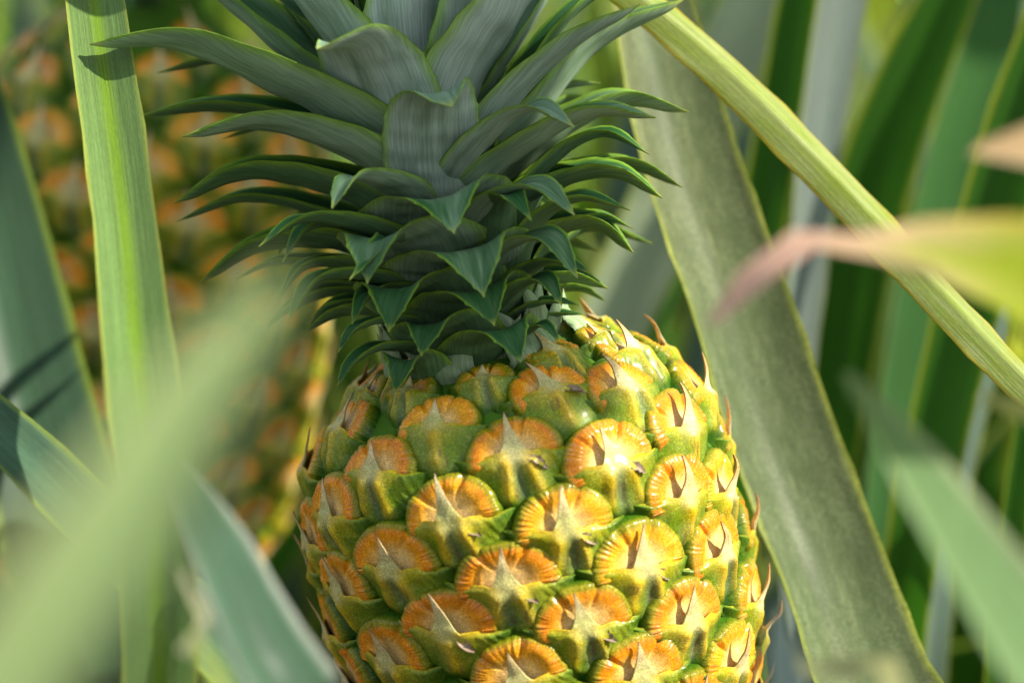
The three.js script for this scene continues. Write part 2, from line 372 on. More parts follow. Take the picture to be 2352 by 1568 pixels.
// ---------------------------------------------------------------- ground
{
  const soilTex = dataTexture(512, (u, v) => {
    const a = vn(u * 120, v * 120, 120, 120), b = vn(u * 24, v * 24, 24, 24), c = vn(u * 6, v * 6, 6, 6), s = a * 0.4 + b * 0.35 + c * 0.25;
    return [0.13 + 0.18 * s, 0.10 + 0.14 * s, 0.07 + 0.10 * s];
  });
  const g = new THREE.PlaneGeometry(120, 120, 200, 200).rotateX(-Math.PI / 2);
  const p = g.attributes.position;
  for (let i = 0; i < p.count; i++) p.setY(i, 0.03 * nz(p.getX(i) * 0.7, p.getZ(i) * 0.7, 4));
  const uv = g.attributes.uv; for (let i = 0; i < uv.count; i++) uv.setXY(i, p.getX(i), p.getZ(i));
  g.computeVertexNormals();
  const ground = addMesh('ground', g, new THREE.MeshStandardMaterial({ map: use(soilTex, 0.6, 0.6), bumpMap: use(soilTex, 0.6, 0.6), bumpScale: 0.02, roughness: 1 }), scene, 'brown soil under the pineapple plants');
  ground.userData.kind = 'structure';
}

// ---------------------------------------------------------------- the ripe pineapple in focus
const camVec = (a) => V(...a).transformDirection(camera.matrixWorld);
const axes = { x: camVec([0.97065503, 0.24047622, 0]), y: camVec([-0.23703304, 0.95675702, 0.16861595]), z: camVec([0.04054813, -0.16366792, 0.98568183]) };
const surf = fruitSurface({ R: 0.06, H: 0.0708, p: 4.0557, q: 0.80438, H2: 0.092, bottom: 0.088, neck: 0.017 });
const pineapple = thing('pineapple', 'ripe orange and green pineapple in sharp focus with its leafy crown', 'pineapple');
pineapple.matrixAutoUpdate = true;
{
  const m = new THREE.Matrix4().makeBasis(axes.x, axes.y, axes.z);
  pineapple.quaternion.setFromRotationMatrix(m);
  pineapple.position.copy(V(0.00532562, -0.05905688, -0.69724109).applyMatrix4(camera.matrixWorld)).addScaledVector(axes.y, -surf.y0);
  pineapple.updateMatrixWorld(true);
}
addMesh('fruit_core', coreGeometry(surf, 0.0014), M.core, pineapple);
const seen = [[-34, 0.0506, -0.358], [-29, 0.0519, 0.362], [-26, 0.0433, -0.703], [-24, 0.0472, 0.776], [-21, 0.0421, 0.046], [-18, 0.0341, -1.014], [-16, 0.0343, 0.469], [-13, 0.0311, -0.304], [-11, 0.0346, 0.970], [-8, 0.0226, 0.178], [-5, 0.0212, -0.630], [-3, 0.0192, 0.790], [0, 0.0119, -0.124], [2, 0.0134, 1.131], [3, 0.0138, -1.019], [5, 0.0065, 0.474], [8, 0.0024, -0.435], [10, -0.0005, 0.951], [13, -0.0042, 0.153], [16, -0.0054, -0.790], [18, -0.0130, 0.649], [21, -0.0142, -0.178], [23, -0.0213, 1.243], [24, -0.0142, -1.228], [26, -0.0225, 0.353], [31, -0.0322, 0.936]];
const known = new Map(seen.map(([i, z, p]) => [i, [z, p]]));
const flakes = new Set([-21, -29, 8, -13, 13, 0, -8, 5, 21, -16, 26]);
for (let i = -41; i <= 44; i++) {
  let z, phi;
  if (known.has(i)) [z, phi] = known.get(i); else { z = surf.zOfN(i - 9.82); phi = (-0.1336 + 3.8857053 * i) % (2 * Math.PI); }
  phi = Math.atan2(Math.sin(phi), Math.cos(phi));
  const s = surf.sOfZ(z) + 0.0038, r = surf.r(s), front = Math.cos(phi) > -0.25;
  const sx = clamp(r / 0.058, 0.55, 1.0) * (1 + 0.14 * (1 - sm(0.045, 0.056, r))) * rrk(i, 14, 0.95, 1.05), sy = rrk(i, 15, 0.95, 1.05) * clamp(0.72 + 0.3 * r / 0.06, 0.8, 1.02);
  const right = sm(0.3, 1.2, phi), edge = sm(0.9, 1.35, Math.abs(phi));
  makeFruitlet(pineapple, surf, i + 60, s, phi, sx, sy, front ? 84 : 32, {
    len: rrk(i, 1, 9.5, 13) - 1.5 * edge, lift: rrk(i, 2, 0.6, 2.0) + right * rrk(i, 3, 0.2, 2) + edge * rrk(i, 7, 0.5, 2.5), lean: rrk(i, 4, -0.22, 0.16), curl: right * rrk(i, 5, 0.4, 1.5) + 0.2,
    yellow: rrk(i, 6, 0.55, 1), dry: clamp(0.25 + 0.6 * right + 0.3 * edge + rrk(i, 8, -0.1, 0.2)), slope: 1, turn: rrk(i, 10, -0.12, 0.12), green: rrk(i, 9, -0.05, 0.38), flake: flakes.has(i),
  });
}
// pale bracts that stand round the neck
const onAxis = (r, z, phi) => V(r * Math.sin(phi), z + surf.y0, r * Math.cos(phi));
for (let i = 0; i < 10; i++) {                                 // small green fruitlets that never filled out
  const phi = -0.02 + i * 2 * Math.PI / 10 + rrk(i, 91, -0.06, 0.06), z = 0.0562 + rrk(i, 92, -0.0008, 0.0008);
  makeFruitlet(pineapple, surf, 500 + i, surf.sOfZ(z) + 0.002, phi, 0.62, 0.62, 70, { len: 9, lift: 1, lean: rrk(i, 94, -0.2, 0.2), curl: 0.1, yellow: 0.5, dry: 0.1, slope: 1, green: 0.95, flake: false });
}
for (let i = 0; i < 44; i++) {
  const phi = i * 2.39996 + 0.4, lvl = i % 3, z0 = 0.0585 + 0.0028 * lvl + rrk(i, 61, -0.001, 0.001), r0 = surf.rOfZ(z0), f = rrk(i, 65, 0, 0.003);
  const pts = [onAxis(r0 - 0.003, z0 - 0.005, phi), onAxis(Math.max(0.026, r0 + 0.001) - 0.0012 * lvl, z0 + 0.002, phi), onAxis(0.0262 - 0.0012 * lvl + f * 0.3, z0 + 0.0065, phi + rrk(i, 62, -0.05, 0.05)), onAxis(0.0250 - 0.001 * lvl + f, z0 + rrk(i, 63, 0.011, 0.016), phi + rrk(i, 64, -0.12, 0.12))];
  addMesh('neck_bract', leafGeometry({
    spine: pts, widths: pts, profile: (t) => mix(0.0052, 0.0068, hash(i, 66)) * (0.8 + 0.4 * Math.sin(Math.min(1, t * 1.8) * 1.5)) * Math.max(0.02, 1 - t ** 1.5), normal: (t, T) => V().crossVectors(V().crossVectors(V(Math.sin(phi), 0, Math.cos(phi)), V(0, 1, 0)), T),
    cup: 0.22, thick: 0.0012, segs: 26, across: 10, seedOf: i, wave: 0.06,
    color: (u, t) => { const n = nz(u * 4 + i, t * 6, i); let c = cmix(cmix(C.lime, C.green, 0.5), [0.27, 0.39, 0.19], sm(0.05, 0.35, t + 0.2 * n)); c = cmix(c, [0.40, 0.50, 0.30], clamp(0.25 + n)); return cmix(c, C.brown, 0.7 * sm(0.93, 1, t)); },
  }), M.crown, pineapple);
}
addMesh('crown_stem', new THREE.CylinderGeometry(0.009, 0.019, 0.13, 20).translate(0, 0.055 + 0.065 + surf.y0, 0), M.core, pineapple);
// crown leaves in view: [base, ..., tip] as picture points with metres in front of the crown's axis, width as seen
const axisDepth = (y) => 0.697 - 0.1686 * clamp((1253 - y) / 8300, 0, 0.16) / 0.957;
const inv = pineapple.matrixWorld.clone().invert();
const cp = ([x, y, dz]) => at(x, y, axisDepth(y) - (dz ?? 0)).applyMatrix4(inv);
const crownLeaves = [
  // left side, from the neck up
  [[[950, 800, 0.02], [860, 800, 0.028], [810, 830, 0.03], [774, 886, 0.03]], 60],
  [[[960, 745, 0.02], [870, 735, 0.03], [812, 755, 0.034], [776, 808, 0.036]], 62],
  [[[940, 740, 0.0], [830, 715, 0.0], [760, 725, 0.0], [702, 762, 0.0]], 46],
  [[[960, 690, 0.015], [830, 635, 0.028], [720, 645, 0.032], [661, 735, 0.034]], 84],
  [[[900, 690, -0.01], [790, 670, -0.01], [700, 690, -0.01], [612, 742, -0.01]], 50],
  [[[930, 640, -0.01], [770, 608, -0.015], [630, 602, -0.015], [540, 642, -0.015]], 44],
  [[[960, 640, 0.0], [790, 570, 0.002], [600, 570, 0.0], [458, 648, 0.0]], 74],
  [[[960, 600, 0.016], [850, 530, 0.028], [690, 505, 0.035], [594, 566, 0.037]], 96],
  [[[930, 570, -0.01], [740, 490, -0.012], [560, 455, -0.012], [405, 508, -0.012]], 58],
  [[[950, 530, 0.0], [760, 440, 0.002], [560, 405, 0.002], [400, 466, 0.002]], 78],
  [[[960, 470, 0.008], [830, 370, 0.018], [600, 290, 0.022], [418, 314, 0.024]], 110, { blue: 0.3 }],
  [[[930, 460, -0.016], [800, 350, -0.02], [640, 285, -0.022], [510, 318, -0.022]], 66],
  [[[940, 430, -0.008], [730, 300, -0.012], [500, 248, -0.012], [318, 266, -0.012]], 84],
  [[[960, 440, 0.004], [820, 310, 0.012], [600, 190, 0.016], [400, 105, 0.016], [205, 102, 0.016]], 118, { blue: 0.3 }],
  [[[950, 390, -0.006], [820, 260, -0.008], [640, 110, -0.008], [500, -10, -0.008], [400, -60, -0.008]], 130, { blue: 0.3 }],
  [[[960, 370, -0.018], [860, 230, -0.024], [720, 60, -0.024], [560, -100, -0.024]], 130, { blue: 0.4 }],
  [[[960, 380, 0.006], [870, 230, 0.014], [740, 60, 0.016], [600, -120, 0.016]], 170, { blue: 0.6, taper: 3 }],
  // faces turned to the camera
  [[[960, 470, 0.020], [880, 420, 0.034], [800, 410, 0.044], [762, 478, 0.048]], 120, { blue: 0.5 }],
  [[[1010, 530, 0.020], [1012, 470, 0.032], [1025, 455, 0.045], [1043, 536, 0.056]], 160, { blue: 0.4, taper: 1.5, taperPow: 1.15 }],
  [[[960, 620, 0.020], [910, 550, 0.034], [860, 560, 0.045], [843, 652, 0.050]], 150, { blue: 0.3, taper: 1.5, taperPow: 1.15 }],
  [[[1060, 650, 0.020], [1065, 590, 0.034], [1085, 580, 0.046], [1112, 682, 0.052]], 160, { blue: 0.3, taper: 1.5, taperPow: 1.15 }],
  [[[980, 740, 0.020], [945, 665, 0.032], [910, 672, 0.042], [893, 762, 0.046]], 140, { blue: 0.1, taper: 1.5, taperPow: 1.15 }],
  [[[1090, 745, 0.020], [1090, 680, 0.032], [1108, 672, 0.042], [1136, 748, 0.047]], 140, { blue: 0.1, taper: 1.5, taperPow: 1.15 }],
  [[[1030, 820, 0.022], [1015, 755, 0.032], [985, 750, 0.040], [967, 818, 0.044]], 120, { taper: 1.5, taperPow: 1.15 }],
  [[[1130, 830, 0.022], [1140, 768, 0.032], [1165, 760, 0.040], [1197, 832, 0.044]], 110, { taper: 1.5, taperPow: 1.15 }],
  [[[960, 880, 0.024], [945, 830, 0.030], [930, 830, 0.034], [905, 900, 0.036]], 70, { taper: 1.5, taperPow: 1.15 }],
  [[[1060, 560, 0.016], [1150, 450, 0.032], [1240, 425, 0.040], [1320, 494, 0.044]], 120, { blue: 0.4 }],
  [[[1090, 660, 0.016], [1180, 560, 0.030], [1260, 545, 0.037], [1327, 638, 0.040]], 120, { blue: 0.2 }],
  [[[1120, 740, 0.016], [1190, 660, 0.028], [1250, 640, 0.033], [1290, 700, 0.036]], 100, {}],
  [[[1040, 440, 0.014], [1120, 320, 0.026], [1230, 245, 0.034], [1319, 291, 0.038]], 130, { blue: 0.7 }],
  [[[1010, 460, 0.018], [1000, 340, 0.028], [1000, 240, 0.036], [1015, 212, 0.043], [1038, 245, 0.048]], 215, { blue: 0.9, taper: 5, taperPow: 1, cup: 0.3 }],
  [[[960, 440, 0.014], [895, 280, 0.024], [840, 150, 0.032], [800, 98, 0.040], [727, 112, 0.048]], 235, { blue: 0.9, taper: 5, taperPow: 1, cup: 0.3 }],
  [[[1000, 380, 0.006], [985, 220, 0.010], [968, 40, 0.012], [955, -160, 0.014]], 250, { blue: 1, taper: 5, cup: 0.25 }],
  [[[990, 330, -0.002], [920, 150, -0.004], [860, -20, -0.004], [800, -180, -0.004]], 200, { blue: 1, taper: 4 }],
  [[[1010, 330, -0.002], [1060, 150, -0.004], [1090, -20, -0.004], [1120, -180, -0.004]], 200, { blue: 1, taper: 4 }],
  [[[1020, 400, 0.004], [1090, 200, 0.010], [1190, 30, 0.012], [1300, -140, 0.012]], 190, { blue: 0.9, taper: 4 }],
  [[[1010, 360, -0.014], [1120, 200, -0.018], [1210, 60, -0.018], [1290, -80, -0.018]], 120, { blue: 0.6, taper: 3 }],
  // right side
  [[[1040, 440, 0.004], [1170, 250, 0.012], [1320, 100, 0.014], [1470, 10, 0.014]], 120, { blue: 0.7 }],
  [[[1040, 440, -0.010], [1210, 290, -0.012], [1370, 110, -0.014], [1570, 0, -0.014]], 110, { blue: 0.4 }],
  [[[1050, 480, 0.006], [1200, 350, 0.014], [1370, 260, 0.018], [1507, 270, 0.018]], 92, { blue: 0.3 }],
  [[[1060, 500, -0.006], [1230, 360, -0.008], [1420, 240, -0.010], [1582, 257, -0.010]], 96, { blue: 0.2 }],
  [[[1060, 400, -0.022], [1180, 260, -0.026], [1280, 200, -0.026], [1380, 190, -0.026]], 80, { blue: 0.2 }],
  [[[1090, 530, 0.0], [1270, 430, 0.004], [1410, 400, 0.006], [1521, 454, 0.006]], 80],
  [[[1090, 510, -0.012], [1290, 415, -0.014], [1440, 380, -0.014], [1568, 430, -0.014]], 70],
  [[[1080, 480, -0.024], [1240, 410, -0.026], [1340, 375, -0.026], [1440, 400, -0.026]], 60],
  [[[1110, 620, 0.0], [1260, 540, 0.003], [1370, 520, 0.004], [1455, 580, 0.004]], 78],
  [[[1110, 600, -0.014], [1270, 530, -0.016], [1370, 515, -0.016], [1460, 546, -0.016]], 56],
  [[[1130, 700, 0.0], [1250, 650, 0.002], [1320, 640, 0.002], [1396, 662, 0.002]], 58],
  [[[1130, 720, -0.01], [1260, 670, -0.012], [1330, 662, -0.012], [1392, 692, -0.012]], 46],
  [[[1140, 770, 0.010], [1220, 700, 0.018], [1270, 690, 0.020], [1330, 700, 0.02]], 50],
  [[[1150, 790, 0.004], [1230, 735, 0.010], [1280, 720, 0.012], [1345, 722, 0.012]], 40],
  [[[1150, 820, 0.016], [1210, 760, 0.024], [1250, 745, 0.028], [1285, 785, 0.03]], 60],
];
crownLeaves.forEach(([pts, wpx, o = {}], k) => {
  const d = axisDepth(pts[1][1]) - (pts[1][2] ?? 0);
  const P = pts.map(cp), tip = P[P.length - 1], mid = P[Math.floor(P.length / 2)], rad = V(tip.x + mid.x, 0, tip.z + mid.z).normalize();
  const share = Math.abs(rad.z), wide = o.taper === 1.5 ? 2.4 : o.blue >= 0.3 && o.blue <= 0.45 && share < 0.6 ? 1.25 : 1;                 // 1 faces the camera, 0 is seen from its side
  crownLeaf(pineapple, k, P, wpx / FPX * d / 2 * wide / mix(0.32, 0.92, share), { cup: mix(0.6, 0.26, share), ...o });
});
// short leaves crowded between them, low on the crown
for (let i = 0; i < 19; i++) {
  const z = 0.066 + 0.0014 * i, phi = i * 2.39996 + 2.2, L = 0.030 + 0.0007 * i + rrk(i, 95, 0, 0.006), r = 0.016;
  const pts = [onAxis(r, z - 0.004, phi), onAxis(r + L * 0.30, z + L * 0.30, phi), onAxis(r + L * 0.66, z + L * 0.42, phi + rrk(i, 96, -0.1, 0.1)), onAxis(r + L * 0.92, z + L * 0.26, phi + rrk(i, 97, -0.15, 0.15))];
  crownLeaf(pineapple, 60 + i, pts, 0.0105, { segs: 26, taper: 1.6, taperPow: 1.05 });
}
// the far side of the crown and its top above the frame
for (let i = 0; i < 46; i++) {
  const z = 0.062 + 0.0026 * i, phi = i * 2.39996 + 1.1, back = Math.cos(phi) < -0.2;
  if (!back && z < 0.165) continue;
  const L = mix(0.045, 0.115, sm(0, 26, i)), rise = mix(0.35, 1.25, sm(0, 34, i)), r = 0.012;
  const cr = Math.cos(rise), sr = Math.sin(rise);
  const pts = [onAxis(r, z, phi), onAxis(r + L * 0.3 * cr, z + L * 0.34 * (sr + 0.2), phi), onAxis(r + L * 0.68 * cr, z + L * 0.62 * (sr + 0.1), phi), onAxis(r + L * 1.0 * cr + 0.006, z + L * 0.85 * sr - 0.012 * cr, phi)];
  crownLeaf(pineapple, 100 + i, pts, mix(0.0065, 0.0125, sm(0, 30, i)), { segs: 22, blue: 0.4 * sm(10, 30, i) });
}

// ---------------------------------------------------------------- the blurred pineapple behind
{
  const g = thing('pineapple', 'second pineapple with dull orange eyes, out of focus behind the tall leaf', 'pineapple');
  const s2 = fruitSurface({ R: 0.064, H: 0.105, p: 3.2, q: 1.2, H2: 0.125, bottom: 0.118, neck: 0.017 });
  g.quaternion.setFromRotationMatrix(new THREE.Matrix4().makeBasis(camDir(0.995, -0.09, 0), camDir(0.09, 0.98, 0.17), camDir(-0.015, -0.17, 0.985)));
  g.scale.setScalar(1.18);
  g.position.copy(at(310, 660, 0.985)).addScaledVector(V(0, 1, 0).applyQuaternion(g.quaternion), -s2.y0 * 1.18);
  g.updateMatrixWorld(true);
  addMesh('fruit_core', coreGeometry(s2, 0.0022), M.core, g);
  for (let i = -75; i <= 75; i++) {
    const z = s2.zOfN(i), phi = Math.atan2(Math.sin(0.9 + 3.8857053 * i), Math.cos(0.9 + 3.8857053 * i));
    if (z > 0.09 || z < -0.112 || Math.cos(phi) < -0.45) continue;
    const s = s2.sOfZ(z), r = s2.r(s), sx = clamp(r / 0.06, 0.5, 1);
    makeFruitlet(g, s2, i + 300, s, phi, sx, 0.95, 26, { len: 14, lift: rrk(i, 2, 1, 4), lean: rrk(i, 4, -0.2, 0.2), curl: 0.4, yellow: 0.45, dry: 0.35, slope: 1, green: 0.45 });
  }
  for (let i = 0; i < 40; i++) {
    const z = 0.094 + 0.0022 * i, phi = i * 2.39996, L = mix(0.05, 0.12, sm(0, 24, i)), rise = mix(0.3, 1.2, sm(0, 34, i)), cr = Math.cos(rise), sr = Math.sin(rise), A = (r, zz) => V(r * Math.sin(phi), zz + s2.y0, r * Math.cos(phi));
    crownLeaf(g, 200 + i, [A(0.01, z), A(0.012 + L * 0.3 * cr, z + L * 0.34 * (sr + 0.2)), A(0.012 + L * 0.68 * cr, z + L * 0.62 * (sr + 0.1)), A(0.014 + L * cr, z + L * 0.85 * sr - 0.012 * cr)], mix(0.007, 0.013, sm(0, 30, i)), { segs: 16 });
  }
  addMesh('crown_stem', new THREE.CylinderGeometry(0.009, 0.017, 0.1, 14).translate(0, 0.14 + s2.y0, 0), M.core, g);
}

// ---------------------------------------------------------------- plants and their long leaves
const bladeColor = (inner, edge, k, o = {}) => (u, t) => {
  const n = nz(u * 1.2 + k, t * 6, k) , n2 = nz(u * 5 + k, t * 3, k + 3);
  let c = cmix(inner, inner.map((x) => x * 1.35), clamp(0.4 + n + 0.5 * n2));
  if (o.mid) c = cmix(c, o.mid, Math.exp(-((u / (o.midW ?? 0.35)) ** 2)) * 0.8);
  if (o.rust) c = cmix(c, o.rust, clamp(0.2 + 1.4 * n) * 0.5);
  c = cmix(c, edge, sm(o.edgeAt ?? 0.90, 0.985, Math.abs(u)) * 0.9);
  if (o.tip) c = cmix(c, o.tip, sm(o.tipAt ?? 0.9, (o.tipAt ?? 0.9) + 0.06, t + 0.03 * n2));
  return c;
};
let bladeNo = 0;
// pts: [x, y, depth, full width as seen]; face: direction of the leaf's upper face in the camera's axes
function blade(plant, pts, face, o = {}) {
  const k = ++bladeNo, spine = pts.map(([x, y, d]) => at(x, y, d));
  const f = camDir(...face);
  const widths = pts.map(([x, y, d, w], i) => {
    const T = spine[Math.min(i + 1, pts.length - 1)].clone().sub(spine[Math.max(0, i - 1)]).normalize();
    const W = V().crossVectors(T, f).normalize(), see = spine[i].clone().sub(camera.position).normalize();
    const seenShare = Math.sqrt(Math.max(0.09, 1 - W.dot(see) ** 2));
    return w / FPX * d / 2 / seenShare;
  });
  if (o.root) { const [x, y, d] = pts[0]; spine.unshift(o.root.clone()); widths.unshift(widths[0] * 0.9); if (o.via) { spine.splice(1, 0, at(...o.via)); widths.unshift(widths[0]); } }
  const m = addMesh('leaf', leafGeometry({ spine, widths, normal: () => f, cup: o.cup ?? 0.28, cupPow: o.cupPow ?? 1.6, thick: o.thick ?? 0.0012, segs: o.segs ?? 60, across: o.across ?? 12, shell: !!o.shell, seedOf: k, wave: o.wave ?? 0.03, teeth: o.teeth ?? 0.0006, twist: o.twist ?? 0,
    color: o.color ?? bladeColor(o.inner ?? [0.10, 0.22, 0.03], o.edge ?? [0.35, 0.42, 0.03], k, o) }), o.material ?? M.blade, plant, o.label);
  return m;
}
const plantAt = (p, label) => { const g = thing('pineapple_plant', label, 'plant'); g.position.set(0, 0, 0); return g; };
function stem(plant, a, b, r0, r1) {
  const d = b.clone().sub(a), m = addMesh('stem', new THREE.CylinderGeometry(r1, r0, d.length(), 14), M.stem, plant);
  m.position.copy(a).addScaledVector(d, 0.5); m.quaternion.setFromUnitVectors(V(0, 1, 0), d.normalize());
  return m;
}
const blueGreen = [0.10, 0.17, 0.12], sageGreen = [0.24, 0.31, 0.20], deepGreen = [0.035, 0.13, 0.006], limeEdge = [0.42, 0.48, 0.03];

// plant that bears the pineapple in focus
const fruitBase = pineapple.position.clone();
const rootA = V(fruitBase.x + 0.02, 0.02, fruitBase.z - 0.06);
{
  const g = plantAt(rootA, 'plant bearing the sharp pineapple, with a broad dusty leaf along the fruit');
  stem(g, rootA.clone().setY(-0.02), fruitBase.clone().add(V(0, 0.02, 0)), 0.022, 0.014);
  blade(g, [[2080, 1760, 0.70, 268], [1990, 1568, 0.715, 262], [1895, 1300, 0.735, 245], [1782, 1000, 0.745, 245], [1688, 700, 0.75, 228], [1582, 400, 0.755, 222], [1530, 200, 0.76, 210], [1480, -40, 0.765, 170], [1440, -260, 0.77, 90]], [0.28, 0.08, 1],
    { root: rootA, material: M.dusty, shell: true, thick: 0.0022, cup: 0.36, cupPow: 2.0, inner: [0.13, 0.175, 0.09], edge: [0.34, 0.40, 0.06], edgeAt: 0.95, rust: [0.18, 0.18, 0.10], label: 'broad grey-green leaf covered in dusty scales beside the fruit', segs: 90, across: 16 });
  blade(g, [[800, 1800, 0.60, 150], [620, 1610, 0.60, 150], [340, 1335, 0.61, 148], [100, 1095, 0.62, 140], [-80, 930, 0.63, 120], [-300, 760, 0.64, 60]], [0.35, 0.6, 0.7],
    { root: rootA, inner: [0.09, 0.18, 0.10], edge: [0.30, 0.40, 0.06], shell: true, label: 'narrow blue-green leaf crossing the lower corner' });
  blade(g, [[715, 1740, 0.49, 185], [575, 1500, 0.49, 175], [465, 1250, 0.50, 140], [390, 1080, 0.51, 85], [330, 960, 0.52, 20]], [0.75, 0.35, 0.55],
    { root: rootA, inner: [0.08, 0.16, 0.09], edge: [0.55, 0.58, 0.48], edgeAt: 0.88, shell: true, cup: 0.5, label: 'blue-green leaf with a pale margin in front of the fruit' });
}
// plant that bears the blurred pineapple
{
  const f = at(330, 1320, 0.965), root = V(f.x - 0.02, 0.02, f.z);
  const g = plantAt(root, 'plant bearing the blurred pineapple, with a tall upright leaf before it');
  stem(g, root.clone().setY(-0.02), f, 0.02, 0.014);
  blade(g, [[360, 1240, 0.56, 170], [335, 1000, 0.58, 165], [308, 750, 0.60, 158], [277, 450, 0.63, 140], [235, 150, 0.66, 140], [212, -30, 0.68, 126], [190, -250, 0.70, 70]], [0.2, 0.1, 1],
    { root, cup: 0.4, inner: [0.15, 0.26, 0.07], mid: [0.22, 0.40, 0.012], midW: 0.2, edge: [0.45, 0.52, 0.08], edgeAt: 0.93, label: 'tall upright leaf with a bright green midline', across: 16 });
  blade(g, [[230, 1500, 0.80, 300], [140, 1200, 0.80, 290], [50, 850, 0.81, 270], [-25, 500, 0.82, 230], [-90, 200, 0.82, 170], [-140, -20, 0.82, 90]], [0.3, 0.25, 0.9],
    { root, inner: [0.055, 0.12, 0.06], edge: [0.30, 0.42, 0.04], edgeAt: 0.94, shell: true, label: 'wide blue-green leaf at the frame edge' });
}
// plant to the right whose blades stand behind
{
  const c = at(2050, 1500, 1.15), root = V(c.x, 0.02, c.z);
  const g = plantAt(root, 'plant of tall sword leaves standing behind the dusty leaf');
  stem(g, root.clone().setY(-0.02), root.clone().setY(0.16), 0.03, 0.02);
  const B = (pts, face, o) => blade(g, pts, face, { root, ...o });
  B([[1330, 1000, 1.0, 150], [1400, 780, 1.0, 165], [1500, 560, 1.0, 175], [1610, 300, 1.0, 175], [1740, 0, 1.0, 150], [1850, -260, 1.0, 60]], [-0.3, 0.2, 1], { inner: [0.36, 0.44, 0.26], edge: [0.45, 0.55, 0.04] });
  B([[1460, 950, 1.06, 120], [1520, 700, 1.06, 130], [1620, 420, 1.06, 130], [1730, 120, 1.06, 120], [1840, -200, 1.06, 60]], [-0.9, 0.2, 0.4], { inner: deepGreen, edge: limeEdge });
  B([[1680, 1000, 0.92, 110], [1720, 760, 0.92, 112], [1762, 480, 0.92, 108], [1805, 210, 0.92, 100], [1842, -30, 0.92, 88], [1880, -260, 0.92, 40]], [-0.5, 0.1, 0.85], { inner: deepGreen, edge: limeEdge, edgeAt: 0.86 });
  B([[1815, 1150, 0.90, 62], [1836, 800, 0.90, 76], [1858, 550, 0.90, 92], [1886, 280, 0.90, 104], [1935, -20, 0.90, 112], [1980, -260, 0.90, 60]], [0.3, 0.1, 0.95], { inner: [0.22, 0.28, 0.23], edge: [0.36, 0.42, 0.12] });
  B([[1900, 1100, 0.94, 150], [1940, 800, 0.94, 165], [2005, 460, 0.94, 178], [2095, 200, 0.94, 160], [2200, -40, 0.94, 120], [2290, -260, 0.94, 50]], [-0.55, 0.1, 0.85], { inner: deepGreen, edge: limeEdge, edgeAt: 0.86 });
  B([[2030, 1250, 1.0, 120], [2090, 850, 1.0, 140], [2170, 450, 1.0, 150], [2260, 120, 1.0, 130], [2340, -180, 1.0, 60]], [0.4, 0.1, 0.9], { inner: [0.045, 0.14, 0.03], edge: [0.16, 0.26, 0.08] });
  B([[2090, 1350, 0.86, 120], [2165, 980, 0.86, 140], [2255, 620, 0.86, 150], [2345, 300, 0.86, 150], [2450, -20, 0.86, 120], [2540, -260, 0.86, 50]], [-0.5, 0.1, 0.86], { inner: deepGreen, edge: limeEdge });
  B([[2140, 1500, 0.90, 70], [2185, 1150, 0.90, 70], [2255, 850, 0.90, 66], [2340, 540, 0.90, 62], [2430, 200, 0.90, 40]], [0.4, 0.1, 0.9], { inner: [0.16, 0.24, 0.17], edge: limeEdge });
  B([[2290, 1700, 0.84, 70], [2310, 1400, 0.84, 66], [2345, 1100, 0.84, 60], [2390, 800, 0.84, 50]], [-0.4, 0.1, 0.9], { inner: deepGreen, edge: limeEdge });
  B([[2040, 1600, 1.0, 60], [2070, 1400, 1.0, 56], [2110, 1200, 1.0, 48], [2140, 1060, 1.0, 20]], [-0.2, 0.1, 0.9], { inner: [0.16, 0.26, 0.05], edge: limeEdge });
  B([[1930, 1150, 1.06, 40], [1990, 900, 1.06, 44], [2040, 700, 1.06, 40], [2080, 560, 1.06, 16]], [-0.2, 0.1, 0.9], { inner: [0.12, 0.22, 0.05], edge: limeEdge });
  // long strap leaf leaning across
  blade(g, [[2560, 1080, 0.63, 83], [2352, 862, 0.66, 85], [2210, 715, 0.68, 88], [2035, 525, 0.70, 89], [1870, 350, 0.70, 89], [1700, 182, 0.70, 88], [1560, 58, 0.70, 80], [1420, -50, 0.70, 71], [1250, -170, 0.70, 28]], [0.22, 0.36, 0.9],
    { color: (u, t, below) => { const n = nz(u * 3, t * 40, 2) + 0.6 * nz(u * 8, t * 150, 5); return cmix(below ? [0.30, 0.38, 0.02] : cmix([0.48, 0.56, 0.20], [0.34, 0.46, 0.05], clamp(0.45 + 0.7 * n)), [0.60, 0.50, 0.03], sm(0.88, 0.98, Math.abs(u)) * 0.9); }, cup: -0.6, cupPow: 1.12, shell: true, thick: 0.0014, root: at(2560, 2300, 1.0), segs: 80, label: 'long pale strap leaf leaning across the broad dusty leaf' });
}
